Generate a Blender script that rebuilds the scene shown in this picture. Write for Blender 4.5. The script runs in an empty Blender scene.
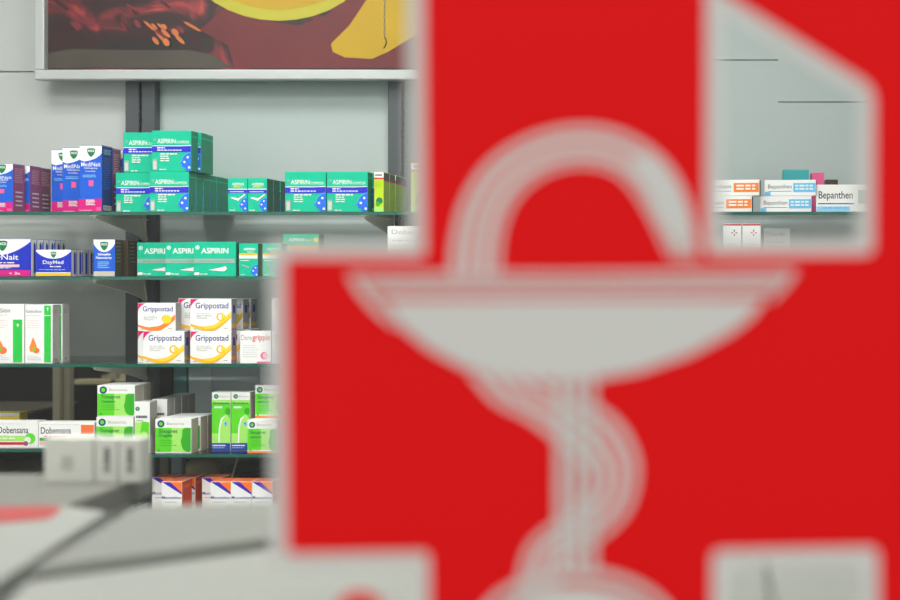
import bpy, bmesh, math, random
from mathutils import Vector, Matrix
random.seed(7)
SC = bpy.context.scene
COL = SC.collection
F = 1280.0                       # focal length in pixels (900 px wide frame)
VX, VY, H = 720.0, 270.0, 1.45   # pixel of the optical axis, camera height
def X(px, Y): return (px - VX) * Y / F
def Z(py, Y): return H + (VY - py) * Y / F
def lin(c):
    o = []
    for v in c[:3]:
        v = v / 255.0
        o.append(v / 12.92 if v <= 0.04045 else ((v + 0.055) / 1.055) ** 2.4)
    return (o[0], o[1], o[2], 1.0)

# ---------------------------------------------------------------- materials
MATS = {}
def mat(name, rgb, rough=0.5, metal=0.0, spec=0.4, var=0.05, scale=60.0, emit=None, bump=0.0):
    if name in MATS: return MATS[name]
    m = bpy.data.materials.new(name); m.use_nodes = True
    nt = m.node_tree; b = nt.nodes['Principled BSDF']
    c = lin(rgb)
    b.inputs['Roughness'].default_value = rough
    b.inputs['Metallic'].default_value = metal
    b.inputs['Specular IOR Level'].default_value = spec
    tc = nt.nodes.new('ShaderNodeTexCoord'); nz = nt.nodes.new('ShaderNodeTexNoise')
    nz.inputs['Scale'].default_value = scale; nz.inputs['Detail'].default_value = 3
    nt.links.new(tc.outputs['Object'], nz.inputs['Vector'])
    mx = nt.nodes.new('ShaderNodeMix'); mx.data_type = 'RGBA'
    mx.inputs[6].default_value = tuple(v * (1 - var) for v in c[:3]) + (1,)
    mx.inputs[7].default_value = tuple(min(1, v * (1 + var)) for v in c[:3]) + (1,)
    nt.links.new(nz.outputs['Fac'], mx.inputs[0]); nt.links.new(mx.outputs[2], b.inputs['Base Color'])
    if bump:
        bp = nt.nodes.new('ShaderNodeBump'); bp.inputs['Strength'].default_value = bump; bp.inputs['Distance'].default_value = 0.001
        nt.links.new(nz.outputs['Fac'], bp.inputs['Height']); nt.links.new(bp.outputs['Normal'], b.inputs['Normal'])
    if emit:
        b.inputs['Emission Color'].default_value = lin(rgb); b.inputs['Emission Strength'].default_value = emit
    MATS[name] = m
    return m
def clearmat(name, tint, refl=1.0, rough=0.0, ior=1.45):
    if name in MATS: return MATS[name]
    m = bpy.data.materials.new(name); m.use_nodes = True
    nt = m.node_tree; nt.nodes.remove(nt.nodes['Principled BSDF'])
    out = nt.nodes['Material Output']
    t = nt.nodes.new('ShaderNodeBsdfTransparent'); t.inputs[0].default_value = tint
    g = nt.nodes.new('ShaderNodeBsdfGlossy'); g.inputs['Roughness'].default_value = rough
    g.inputs['Color'].default_value = (refl, refl, refl, 1)
    f = nt.nodes.new('ShaderNodeFresnel'); f.inputs['IOR'].default_value = ior
    mx = nt.nodes.new('ShaderNodeMixShader')
    nt.links.new(f.outputs[0], mx.inputs[0]); nt.links.new(t.outputs[0], mx.inputs[1]); nt.links.new(g.outputs[0], mx.inputs[2])
    nt.links.new(mx.outputs[0], out.inputs['Surface'])
    MATS[name] = m
    return m
PAL = dict(white=(243, 244, 243), offwhite=(228, 228, 224), blue=(24, 92, 208), deepblue=(28, 48, 190), navy=(22, 58, 128),
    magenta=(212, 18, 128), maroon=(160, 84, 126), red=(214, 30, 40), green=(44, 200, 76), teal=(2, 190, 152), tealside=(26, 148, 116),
    violet=(44, 48, 206), shield=(22, 122, 76), pink=(238, 92, 150), silver=(150, 178, 168), orange=(248, 138, 52), headblue=(40, 110, 232),
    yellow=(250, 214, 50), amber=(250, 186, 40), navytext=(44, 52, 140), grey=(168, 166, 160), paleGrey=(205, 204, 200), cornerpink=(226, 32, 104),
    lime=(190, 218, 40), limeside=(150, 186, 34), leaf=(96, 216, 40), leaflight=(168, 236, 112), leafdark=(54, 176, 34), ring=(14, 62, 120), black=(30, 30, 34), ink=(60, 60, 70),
    brown=(70, 60, 46), orangered=(224, 84, 44), purple=(66, 24, 186), stripe_orange=(252, 124, 40), sky=(150, 212, 246), skymid=(110, 196, 240),
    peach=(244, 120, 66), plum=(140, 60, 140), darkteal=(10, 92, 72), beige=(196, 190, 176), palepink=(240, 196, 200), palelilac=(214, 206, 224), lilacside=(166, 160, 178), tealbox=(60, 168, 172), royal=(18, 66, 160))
def pm(k):
    return mat('print_' + k, PAL[k], rough=0.45, spec=0.2, var=0.03, scale=90)

# ---------------------------------------------------------------- mesh helper
class MB:
    def __init__(s): s.v = []; s.f = []; s.m = []; s.mats = []
    def mi(s, m):
        if m not in s.mats: s.mats.append(m)
        return s.mats.index(m)
    def add(s, vs, fs, m):
        o = len(s.v); s.v += [tuple(v) for v in vs]; k = s.mi(m)
        for f in fs: s.f.append([i + o for i in f]); s.m.append(k)
        return s
    def box(s, x0, x1, y0, y1, z0, z1, m, bev=0.0, seg=2):
        bm = bmesh.new(); bmesh.ops.create_cube(bm, size=1)
        for v in bm.verts:
            v.co = Vector((x0 + (v.co.x + .5) * (x1 - x0), y0 + (v.co.y + .5) * (y1 - y0), z0 + (v.co.z + .5) * (z1 - z0)))
        if bev: bmesh.ops.bevel(bm, geom=bm.edges[:], offset=bev, segments=seg, affect='EDGES', profile=0.5)
        bm.verts.index_update()
        s.add([v.co[:] for v in bm.verts], [[v.index for v in f.verts] for f in bm.faces], m); bm.free(); return s
    def prism(s, pts, y0, y1, m, axis='y'):
        """outline pts (a,b) extruded; axis y: (x,z) outline along y; axis x: (y,z) outline along x; axis z: (x,y) along z"""
        n = len(pts)
        def q(a, b, t): return {'y': (a, t, b), 'x': (t, a, b), 'z': (a, b, t)}[axis]
        vs = [q(a, b, y0) for a, b in pts] + [q(a, b, y1) for a, b in pts]
        fs = [list(range(n)), list(range(2 * n - 1, n - 1, -1))] + [[i, i + n, (i + 1) % n + n, (i + 1) % n] for i in range(n)]
        return s.add(vs, fs, m)
    def tube(s, pts, r, m, n=8, caps=True):
        pts = [Vector(p) for p in pts]; vs = []; fs = []
        for i, p in enumerate(pts):
            d = (pts[min(i + 1, len(pts) - 1)] - pts[max(i - 1, 0)]).normalized()
            a = d.orthogonal().normalized() if i == 0 else (a - d * a.dot(d)).normalized()
            b = d.cross(a); rr = r[i] if isinstance(r, (list, tuple)) else r
            for k in range(n):
                t = 2 * math.pi * k / n; vs.append(p + (a * math.cos(t) + b * math.sin(t)) * rr)
        for i in range(len(pts) - 1):
            for k in range(n):
                fs.append([i * n + k, i * n + (k + 1) % n, (i + 1) * n + (k + 1) % n, (i + 1) * n + k])
        if caps: fs += [list(range(n))[::-1], [(len(pts) - 1) * n + k for k in range(n)]]
        return s.add(vs, fs, m)
    def build(s, name, parent=None, loc=(0, 0, 0), rz=0.0, fixn=True):
        me = bpy.data.meshes.new(name); me.from_pydata(s.v, [], s.f)
        for m in s.mats: me.materials.append(m)
        me.polygons.foreach_set('material_index', s.m)
        me.update()
        if fixn:
            bm = bmesh.new(); bm.from_mesh(me); bmesh.ops.recalc_face_normals(bm, faces=bm.faces[:]); bm.to_mesh(me); bm.free()
        o = bpy.data.objects.new(name, me); COL.objects.link(o)
        o.location = loc; o.rotation_euler = (0, 0, rz)
        if parent: o.parent = parent
        return o
def empty(name, loc=(0, 0, 0), rz=0):
    o = bpy.data.objects.new(name, None); COL.objects.link(o); o.location = loc; o.rotation_euler = (0, 0, rz); o.empty_display_size = 0.05
    return o
def tag(o, label=None, cat=None, group=None, kind=None):
    if label: o['label'] = label
    if cat: o['category'] = cat
    if group: o['group'] = group
    if kind: o['kind'] = kind
    return o
def smooth(o):
    for p in o.data.polygons: p.use_smooth = True
    return o

# ---------------------------------------------------------------- lettering
TCACHE = {}
def text_mesh(s, bold=0.0):
    k = (s, bold)
    if k in TCACHE: return TCACHE[k]
    cu = bpy.data.curves.new('t', 'FONT'); cu.body = s; cu.size = 1.0; cu.offset = bold; cu.resolution_u = 3
    ob = bpy.data.objects.new('t', cu); COL.objects.link(ob)
    bpy.context.view_layer.update()
    me = bpy.data.meshes.new_from_object(ob.evaluated_get(bpy.context.evaluated_depsgraph_get()))
    vs = [v.co[:2] for v in me.vertices]; fs = [list(p.vertices) for p in me.polygons]
    bpy.data.objects.remove(ob); bpy.data.curves.remove(cu); bpy.data.meshes.remove(me)
    x0 = min(v[0] for v in vs); x1 = max(v[0] for v in vs); y0 = min(v[1] for v in vs); y1 = max(v[1] for v in vs)
    r = ([((x - x0) / (x1 - x0), (y - y0) / (y1 - y0)) for x, y in vs], fs, (x1 - x0) / (y1 - y0))
    TCACHE[k] = r; return r

# ---------------------------------------------------------------- drawing on the front (or right side) of a carton
class Face:
    """u,v in 0..1 across the printed panel, layered outwards in steps of 0.12 mm"""
    def __init__(s, mb, w, h, d, side=False):
        s.mb, s.w, s.h, s.d, s.side = mb, w, h, d, side; s.k = 1
    def p(s, u, v, k):
        e = 0.00012 * k + 0.00003
        if s.side: return (s.w / 2 + e, u * s.d, v * s.h)
        return ((u - .5) * s.w, -e, v * s.h)
    def poly(s, pts, c, step=True):
        pts = [(min(.992, max(.008, u)), min(.992, max(.008, v))) for u, v in pts]
        m = pm(c) if isinstance(c, str) else c
        s.mb.add([s.p(u, v, s.k) for u, v in pts], [list(range(len(pts)))], m)
        if step: s.k += 1
    def rect(s, u0, v0, u1, v1, c): s.poly([(u0, v0), (u1, v0), (u1, v1), (u0, v1)], c)
    def disc(s, u, v, r, c, ry=None, n=18):          # r in units of width
        asp = (s.d if s.side else s.w) / s.h; ry = ry or r
        s.poly([(u + r * math.cos(2 * math.pi * i / n), v + ry * asp * math.sin(2 * math.pi * i / n)) for i in range(n)], c)
    def band(s, f0, f1, c, u0=0.0, u1=1.0, n=14):    # area between two curves, as quads
        m = pm(c)
        for i in range(n):
            a = u0 + (u1 - u0) * i / n; b = u0 + (u1 - u0) * (i + 1) / n
            s.poly([(a, f0(a)), (b, f0(b)), (b, f1(b)), (a, f1(a))], m, step=False)
        s.k += 1
    def text(s, t, u0, v0, u1, c, hv=None, bold=0.01):
        vs, fs, asp = text_mesh(t, bold); W = s.d if s.side else s.w
        hh = (u1 - u0) * W / asp / s.h if hv is None else hv
        s.mb.add([s.p(u0 + x * (u1 - u0), v0 + y * hh, s.k) for x, y in vs], fs, pm(c)); s.k += 1
    def lines(s, u0, v0, u1, n, c, dv=0.055, th=0.022):
        m = pm(c); rnd = random.Random(n * 31 + int(u0 * 100))
        for i in range(n):
            v = v0 - i * dv; u = u0; end = u1 - rnd.random() * .25 * (u1 - u0)
            while u < end:
                w = .04 + rnd.random() * .09
                s.poly([(u, v), (min(u + w, end), v), (min(u + w, end), v + th), (u, v + th)], m, step=False); u += w + .022
        s.k += 1
def shield(f, u, v, r):
    asp = f.w / f.h
    P = [(-1, .8), (-.5, 1), (.5, 1), (1, .8), (.85, -.1), (.5, -.7), (0, -1.1), (-.5, -.7), (-.85, -.1)]
    f.poly([(u + a * r, v + b * r * asp) for a, b in P], 'shield')
    f.text('WICK', u - r * .8, v + r * asp * .1, u + r * .8, 'white', hv=r * asp * .55, bold=.02)
def d_night(f):
    f.poly([(0, .78), (.2, .755), (.45, .77), (.7, .8), (.88, .84), (1, .88), (1, 1), (0, 1)], 'white')
    f.rect(0, 0, 1, .2, 'magenta'); f.poly([(0, .19), (.5, .19), (1, .215), (1, .2), (.5, .2), (0, .2)], 'blue')
    shield(f, .52, .89, .19)
    f.text('MediNait', .08, .68, .94, 'white', hv=.065, bold=.004)
    f.text('Erkältungssirup', .22, .638, .8, 'white'); f.text('für die Nacht', .28, .6, .72, 'white')
    f.lines(.15, .545, .85, 2, 'sky', dv=.025, th=.01)
    f.poly([(.42, .385), (.62, .385), (.64, .47), (.42, .475)], 'pink')
    f.lines(.3, .17, .7, 4, 'white', dv=.022, th=.012); f.lines(.05, .02, .6, 1, 'palepink', th=.01)
    f.rect(.75, .02, .97, .07, 'pink')
def s_maroon(f):
    f.lines(.15, .9, .85, 9, 'palepink', dv=.035, th=.01)
    for k in range(4): f.lines(.2, .4 - k * .09, .8, 1, 'white', th=.03)
def s_navy(f):
    f.lines(.15, .93, .85, 4, 'sky', dv=.02, th=.01); f.lines(.15, .8, .85, 14, 'headblue', dv=.035, th=.012)
    f.rect(.12, .03, .88, .1, 'offwhite')
    for k in range(7): f.rect(.2 + k * .09, .04, .24 + k * .09, .09, 'ink')
def bayer(f, u, v, r, c='white'):
    f.disc(u, v, r, c); f.disc(u, v, r * .75, 'teal'); a = f.w / f.h
    f.rect(u - r * .12, v - r * a * .8, u + r * .12, v + r * a * .8, c); f.rect(u - r * .8, v - r * a * .12, u + r * .8, v + r * a * .12, c)
def head(f, u, v, r, c='headblue'):
    a = f.w / f.h
    P = [(1.2, 1.1), (.6, 1.1), (0, .95), (-.45, .6), (-.66, .2), (-.66, -.05), (-1.05, -.42), (-.72, -.5), (-.74, -.85), (-.35, -.95), (-.1, -1.6), (1.2, -1.6)]
    f.poly([(u + x * r * 1.07, v + (y + .03) * r * a * 1.05) for x, y in P], 'skymid')
    f.poly([(u + x * r, v + y * r * a) for x, y in P], c)
    for x, y in ((.1, .45), (-.35, -.2), (.3, -.95)): f.disc(u + x * r, v + y * r * a, r * .17, 'white', n=8)
def d_complex(f):
    f.text('ASPIRIN', .14, .685, .6, 'white', hv=.115, bold=.006); f.text('COMPLEX', .62, .685, .95, 'white', hv=.065, bold=0)
    bayer(f, .085, .78, .035, 'silver')
    f.band(lambda u: .615 + .0 * u + .04 * max(0, u - .7), lambda u: .63 + .05 * max(0, u - .7), 'white')
    f.band(lambda u: .47, lambda u: .61 + .04 * max(0, u - .75), 'violet')
    f.lines(.14, .56, .35, 1, 'white', th=.03); f.lines(.14, .505, .8, 1, 'white', th=.025)
    f.lines(.22, .41, .72, 1, 'white', th=.03); f.lines(.22, .355, .5, 3, 'white', dv=.055, th=.025)
    f.rect(.03, .03, .14, .3, 'silver'); f.rect(.045, .05, .125, .25, 'paleGrey')
    f.lines(.2, .03, .4, 1, 'white'); head(f, .9, .26, .185)
def s_teal(f):
    f.rect(.0, .04, .07, .6, 'headblue')
    f.rect(.05, .84, .95, .88, 'teal'); f.rect(.1, .2, .9, .21, 'teal')
def d_effect(f):
    f.text('ASPIRIN', .22, .79, .82, 'white', bold=.01); f.text('EFFECT', .3, .72, .78, 'yellow')
    f.rect(0, .56, 1, .66, 'violet'); f.rect(0, .66, 1, .685, 'white'); f.lines(.1, .59, .9, 1, 'white', th=.02)
    head(f, .82, .25, .27); f.poly([(.18, .4), (.55, .33), (.62, .38), (.9, .5), (.88, .53), (.55, .4), (.2, .44)], 'white'); f.lines(.1, .04, .4, 1, 'white')
def d_aspirin(f):
    f.text('ASPIRIN', .18, .665, .82, 'white', bold=.015); bayer(f, .09, .84, .05)
    f.rect(0, .39, .97, .52, 'silver'); f.lines(.14, .43, .9, 1, 'teal', th=.03)
    f.poly([(.35, .19), (.68, .27), (.75, .3), (.79, .25), (.78, .2), (.72, .15), (.6, .16)], 'white')
    f.poly([(.015, .05), (.13, .05), (.14, .12), (.03, .12)], 'white'); f.lines(.15, .06, .4, 1, 'white')
def d_plus(f):
    f.text('ASPIRIN', .25, .79, .85, 'white', bold=.02); f.text('PLUS C', .45, .72, .8, 'white')
    f.rect(0, .64, .97, .7, 'amber'); f.rect(0, .54, .97, .64, 'offwhite'); head(f, .85, .2, .26)
    f.poly([(.15, .37), (.55, .3), (.55, .25), (.2, .32)], 'silver'); f.lines(.1, .47, .6, 1, 'white'); f.lines(.1, .04, .35, 1, 'white')
def arcwhite(f, y0, dip):
    f.poly([(0, y0)] + [(t / 10, y0 - dip * math.sin(math.pi * min(1, (t / 10) * 1.05)) ** .7) if 0 < t < 9 else (t / 10, y0 if t == 0 else y0 + .02) for t in range(1, 11)] + [(1, 1), (0, 1)], 'white')
def d_daynait(f):
    f.band(lambda u: .93 - .35 * (1 - abs(2 * u - 1) ** 2.2) if u < .5 else .93 - .35 * (1 - (2 * u - 1) ** 1.6), lambda u: 1.0, 'white')
    shield(f, .5, .82, .09); f.text('DayNait', .2, .4, .78, 'white', hv=.19, bold=.008)
    f.lines(.4, .355, .75, 1, 'white', th=.025); f.rect(.2, .25, .8, .32, 'palepink'); f.lines(.3, .22, .7, 1, 'white', th=.02)
    f.rect(0, 0, .42, .17, 'amber'); f.rect(.42, 0, 1, .17, 'magenta'); f.text('+ 3x', .62, .05, .82, 'white', hv=.07)
def d_daymed(f):
    f.band(lambda u: .93 - .27 * (1 - abs(2 * u - 1) ** 2.2), lambda u: 1.0, 'white')
    shield(f, .5, .81, .085); f.text('DayMed', .2, .42, .78, 'white', hv=.18, bold=.008)
    f.lines(.4, .35, .75, 1, 'white', th=.035); f.lines(.1, .24, .9, 1, 'sky', th=.025); f.rect(0, .02, 1, .13, 'amber'); f.rect(0, .13, 1, .16, 'offwhite')
def d_spray(f):
    f.band(lambda u: .88 - .22 * (1 - abs(2 * u - 1) ** 2.2), lambda u: 1.0, 'white')
    shield(f, .5, .82, .2); f.text('Schnupfen', .2, .55, .8, 'white', bold=.03); f.text('Nasenspray', .12, .455, .86, 'white', bold=.02)
    f.lines(.2, .38, .8, 4, 'sky', dv=.05, th=.02); f.rect(0, .0, 1, .14, 'beige')
def s_lightblue(f):
    f.rect(.45, .08, .85, .86, 'deepblue'); f.disc(.6, .88, .14, 'shield', n=8)
def d_gelo(f):
    f.text('GeloSitin', .04, .86, .62, 'ink', bold=.0); f.lines(.05, .81, .6, 1, 'paleGrey', th=.012)
    f.lines(.08, .72, .6, 4, 'palepink', dv=.04, th=.01)
    f.rect(.7, .02, .95, .985 if f.tall else .74, 'green'); f.text('!', .8, .9 if f.tall else .62, .86, 'white', hv=.05)
    if f.tall: f.rect(.7, .81, .95, .822, 'white')
    f.poly([(.2, .2), (.38, .2), (.44, .28), (.4, .34), (.3, .45), (.22, .34), (.16, .27)], 'orange'); f.disc(.42, .22, .12, 'peach', ry=.1); f.disc(.34, .24, .06, 'leaf', n=8)
    f.lines(.1, .12, .6, 3, 'paleGrey', dv=.03, th=.01)
def s_white(f):
    f.lines(.2, .9, .8, 3, 'grey', dv=.025, th=.01); f.lines(.15, .7, .85, 7, 'paleGrey', dv=.06, th=.012); f.rect(.3, .04, .6, .08, 'grey')
def d_gripp(f, title='Grippostad', c1='amber', c2='yellow'):
    f.poly([(0, .7), (.03, .8), (.09, .9), (.17, .97), (.22, 1), (0, 1)], 'cornerpink')
    f.text(title, .13, .645, .93, 'navytext', hv=.24, bold=.012)
    f.lines(.15, .53, .6, 1, 'grey', th=.015); f.text('gegen Erkältung', .16, .44, .52, 'grey'); f.text('Hartkapseln', .16, .37, .42, 'grey')
    n = 28
    lo = lambda u: .2 - .13 * math.sin(u * 3.6) + .62 * max(0, u - .55) ** 1.4
    f.band(lambda u: lo(u) - .035 - .04 * math.sin(u * 3), lambda u: lo(u) + .035 + .06 * u, c1, n=n)
    f.band(lambda u: lo(u) + .0, lambda u: lo(u) + .045 + .1 * u, c2, u0=.35, n=20)
    f.disc(.74, .44, .1, c1); f.disc(.75, .44, .07, 'white'); f.poly([(.76, .36), (.86, .4), (.86, .5), (.76, .52)], c2)
    f.lines(.08, .06, .2, 1, 'grey', th=.02); f.lines(.82, .08, .92, 1, 'grey', th=.02)
def d_gripphot(f):
    d_gripp(f, 'Grippostad', 'orange', 'orange')
    f.disc(.78, .42, .12, 'yellow')
def s_gripp(f):
    f.rect(.0, .02, 1, .32, 'yellow') if f.d < .02 else None
    f.rect(.3, .55, .7, .8, 'navytext'); f.rect(0, .1, 1, .22, 'amber')
def d_dore(f):
    f.text('Dore', .04, .72, .38, 'grey', hv=.17, bold=.01); f.text('grippin', .4, .66, .97, 'red', hv=.23, bold=.01); f.rect(.04, .0, .2, .01, 'palepink')
    f.lines(.1, .55, .6, 6, 'paleGrey', dv=.07, th=.02); f.disc(.78, .24, .12, 'pink'); f.disc(.82, .24, .09, 'palepink'); f.rect(.55, 0, 1, .06, 'pink')
def d_doreb(f):
    f.lines(.1, .85, .6, 2, 'grey', dv=.1, th=.05); f.lines(.1, .62, .6, 1, 'pink', th=.03)
    f.poly([(.0, .4), (.5, .2), (1, .1), (1, 0), (0, 0)], 'palelilac')
def ring(f, u, v, r):
    f.disc(u, v, r, 'ring'); f.disc(u, v, r * .55, 'leaf')
def d_bio(f, title='Tonsipret', sub='Tabletten', bottom=None):
    f.rect(0, .04 if not bottom else .1, .93, .74, 'leaflight')
    f.rect(0, .04 if not bottom else .1, .45, .74, 'leaf')
    ring(f, .16, .855, .1 if f.w > .05 else .13); f.text('Bionorica', .32, .82, .8, 'grey', hv=.08, bold=.0)
    f.text(title, .1, .55, .62, 'darkteal', bold=.01); f.text(sub, .1, .45, .48, 'darkteal')
    f.lines(.12, .36, .6, 3, 'leafdark', dv=.07, th=.02)
    f.poly([(.76, .14), (.86, .05), (.96, .04), (.99, .1), (.99, .74), (.84, .74), (.76, .68), (.75, .5), (.71, .35)], 'leafdark')
    f.disc(.1, .09, .035, 'leafdark', n=8)
    if bottom: f.rect(0, 0, 1, .07, bottom)
def d_bioleaf(f):
    f.rect(.03, .03, .97, .6, 'leaflight'); ring(f, .2, .86, .14); f.lines(.1, .68, .9, 1, 'ink', th=.05); f.lines(.1, .62, .6, 1, 'grey')
    f.poly([(.4, .05), (.9, .02), (.95, .6), (.5, .62), (.38, .4)], 'leaf'); f.disc(.62, .35, .25, 'leaflight')
def d_tall(f):
    f.rect(0, .14, 1, .86, 'leaf'); f.rect(0, .14, 1, .3, 'leaflight'); f.rect(.0, .82, 1, .87, 'leaflight'); ring(f, .24, .93, .12); f.text('Bionorica', .42, .915, .93, 'grey', hv=.03, bold=0)
    f.text('Bronchipret', .1, .79, .9, 'darkteal', hv=.045); f.lines(.15, .73, .7, 1, 'white', th=.03)
    f.poly([(.36, .14), (.38, .4), (.5, .56), (.72, .62), (.82, .62), (.98, .54), (.98, .14)], 'leaflight')
    f.poly([(.36, .14), (.38, .4), (.5, .56), (.72, .6), (.55, .52), (.45, .4), (.44, .14)], 'white')
    f.disc(.86, .68, .15, 'leafdark', ry=.18); f.disc(.74, .46, .11, 'sky'); f.text('9', .7, .43, .79, 'navy', hv=.06, bold=.02)
    f.rect(0, .0, 1, .135, 'royal'); f.lines(.06, .085, .9, 1, 'white', th=.02); f.lines(.06, .05, .8, 1, 'sky', th=.012)
def d_dob(f, orange=False):
    f.text('Dobensana', .04 if orange else .33, .55, .58 if orange else .84, 'ink', hv=.26, bold=.012); f.lines(.1, .42, .55, 1, 'pink', th=.05)
    f.lines(.05, .9, .9, 1, 'paleGrey', th=.015)
    if orange:
        f.rect(.76, .55, 1, .9, 'peach'); f.rect(.02, .28, .25, .4, 'leafdark'); f.rect(.02, .12, .25, .26, 'palepink')
    else:
        f.rect(0, .26, .78, .46, 'leaflight'); f.rect(0, .12, .78, .22, 'red'); f.disc(.87, .36, .09, 'leaf'); f.disc(.83, .3, .055, 'white'); f.disc(.8, .17, .04, 'maroon'); f.lines(.1, .34, .7, 1, 'white', th=.05)
def d_muco(f):
    f.poly([(.02, 1), (.45, 1), (1, .74), (1, .67)], 'purple'); f.poly([(.42, 1), (1, 1), (1, .72)], 'stripe_orange')
    f.text('Mucosolvan', .03, .56, .97, 'navytext', hv=.075, bold=.01); f.lines(.15, .47, .9, 1, 'grey', th=.02)
    f.poly([(0, .05), (.4, .2), (1, .42), (1, .3), (.4, .05)], 'palepink')
def d_bep(f, c='orange', t=(.12, .58), b=(.62, .99)):
    f.text('Bepanthen', t[0], .38, t[1], 'ink', hv=.34, bold=.0); f.rect(t[0], .27, t[1], .3, 'royal')
    f.rect(b[0], .22, b[1], .8, c); f.lines(b[0] + .04, .58, b[1] - .04, 1, 'white', th=.1); f.lines(b[0] + .04, .38, b[1] - .04, 1, 'white', th=.1)
    if c != 'orange': f.rect(.0, .02, t[0] + .05, .25, 'skymid')
def d_bep2(f):
    f.text('Bepanthen', .04, .4, .54, 'ink', hv=.36, bold=.01); f.rect(.03, .28, .56, .32, 'royal'); f.rect(.62, .3, .95, .8, 'silver'); f.rect(0, .03, .5, .2, 'sky'); f.lines(.1, .12, .5, 1, 'skymid', th=.05)
def d_cross(f):
    f.rect(0, .965, 1, 1, 'red'); f.lines(.2, .6, .8, 5, 'paleGrey', dv=.07, th=.02)
    a = f.w / f.h; u, v, r = .62, .83, .17
    f.rect(u - r * .18, v - r * a, u + r * .18, v + r * a, 'ink'); f.rect(u - r, v - r * a * .18, u + r, v + r * a * .18, 'red'); f.disc(u, v, r * .35, 'white', n=10)
def d_lime(f):
    f.rect(0, .86, 1, 1, 'white'); f.rect(0, .82, 1, .86, 'red'); f.lines(.1, .9, .9, 1, 'ink', th=.04)
    f.disc(.55, .28, .36, 'shield', n=10); f.disc(.4, .2, .25, 'leafdark', n=8); f.lines(.1, .74, .8, 3, 'leafdark', th=.01); f.rect(0, 0, 1, .12, 'leaflight')
def s_lime(f):
    f.rect(0, .8, 1, .99, 'brown'); f.rect(0, .77, 1, .8, 'red')
def d_box(f): f.text('Dobendan', .08, .84, .8, 'grey', hv=.09, bold=0); f.lines(.1, .7, .9, 4, 'paleGrey', dv=.1, th=.03)
def d_yel(f):
    f.rect(0, .86, 1, 1, 'white')
    for k in range(7): f.disc(.1 + k * .14, .6, .035, 'brown', n=8)
def d_plusbig(f):
    f.text('ASPIRIN', .16, .83, .58, 'white', bold=.015); f.text('PLUS C', .6, .83, .82, 'white'); f.disc(.92, .86, .07, 'yellow')
    f.rect(0, .62, 1, .72, 'amber'); f.rect(0, .35, 1, .62, 'offwhite'); f.disc(.15, .6, .11, 'white')
def s_grey(f): f.lines(.2, .9, .8, 8, 'grey', dv=.08, th=.015); f.rect(.25, .05, .75, .06, 'grey')
def s_orange(f): f.lines(.1, .8, .9, 1, 'peach', th=.1)
def s_dark(f): f.lines(.2, .9, .8, 6, 'beige', dv=.1, th=.01)
def nop(f): pass

KINDS = {  # body, side, top colours; front and side print
    'night': ('blue', 'maroon', 'offwhite', d_night, s_maroon), 'nightnavy': ('blue', 'navy', 'offwhite', d_night, s_navy), 'nightred': ('blue', 'maroon', 'offwhite', d_night, s_maroon),
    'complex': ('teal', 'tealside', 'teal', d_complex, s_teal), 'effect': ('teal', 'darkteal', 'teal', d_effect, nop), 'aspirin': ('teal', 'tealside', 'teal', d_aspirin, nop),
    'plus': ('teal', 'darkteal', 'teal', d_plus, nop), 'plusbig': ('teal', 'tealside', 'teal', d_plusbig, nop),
    'daynait': ('deepblue', 'offwhite', 'white', d_daynait, s_lightblue), 'daymed': ('deepblue', 'offwhite', 'white', d_daymed, s_lightblue), 'spray': ('blue', 'brown', 'white', d_spray, s_dark), 'darkbox': ('brown', 'brown', 'brown', nop, s_dark),
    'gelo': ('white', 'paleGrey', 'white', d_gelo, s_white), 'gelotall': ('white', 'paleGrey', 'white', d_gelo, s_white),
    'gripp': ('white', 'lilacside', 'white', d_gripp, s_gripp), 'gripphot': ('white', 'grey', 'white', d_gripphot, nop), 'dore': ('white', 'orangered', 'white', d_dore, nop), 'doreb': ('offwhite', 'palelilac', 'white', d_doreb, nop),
    'bio': ('white', 'beige', 'white', lambda f: d_bio(f), s_grey), 'bio2': ('white', 'beige', 'white', lambda f: d_bio(f, 'Sinupret', 'Dragees'), s_grey),
    'bio3': ('white', 'beige', 'white', lambda f: d_bio(f, 'Sinupret', 'extract', 'orange'), s_grey), 'bioleaf': ('white', 'grey', 'grey', d_bioleaf, s_grey), 'tall': ('white', 'beige', 'white', d_tall, s_grey),
    'dob': ('white', 'offwhite', 'white', d_dob, nop), 'dobor': ('white', 'offwhite', 'white', lambda f: d_dob(f, True), nop), 'muco': ('white', 'orangered', 'peach', d_muco, s_orange),
    'bepor': ('white', 'ink', 'white', d_bep, nop), 'bepbl': ('white', 'navy', 'white', lambda f: d_bep(f, 'skymid', (.07, .53), (.56, .99)), nop), 'bepbig': ('white', 'sky', 'white', d_bep2, nop),
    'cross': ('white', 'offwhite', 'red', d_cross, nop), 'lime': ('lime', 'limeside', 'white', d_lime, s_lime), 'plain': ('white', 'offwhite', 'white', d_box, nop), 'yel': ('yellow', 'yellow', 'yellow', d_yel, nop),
    'tealbox': ('tealbox', 'tealbox', 'tealbox', nop, nop), 'pinkbox': ('pink', 'maroon', 'pink', nop, nop), 'brownbox': ('brown', 'brown', 'grey', nop, nop),
    'greybox': ('paleGrey', 'grey', 'offwhite', nop, nop),
}
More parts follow.
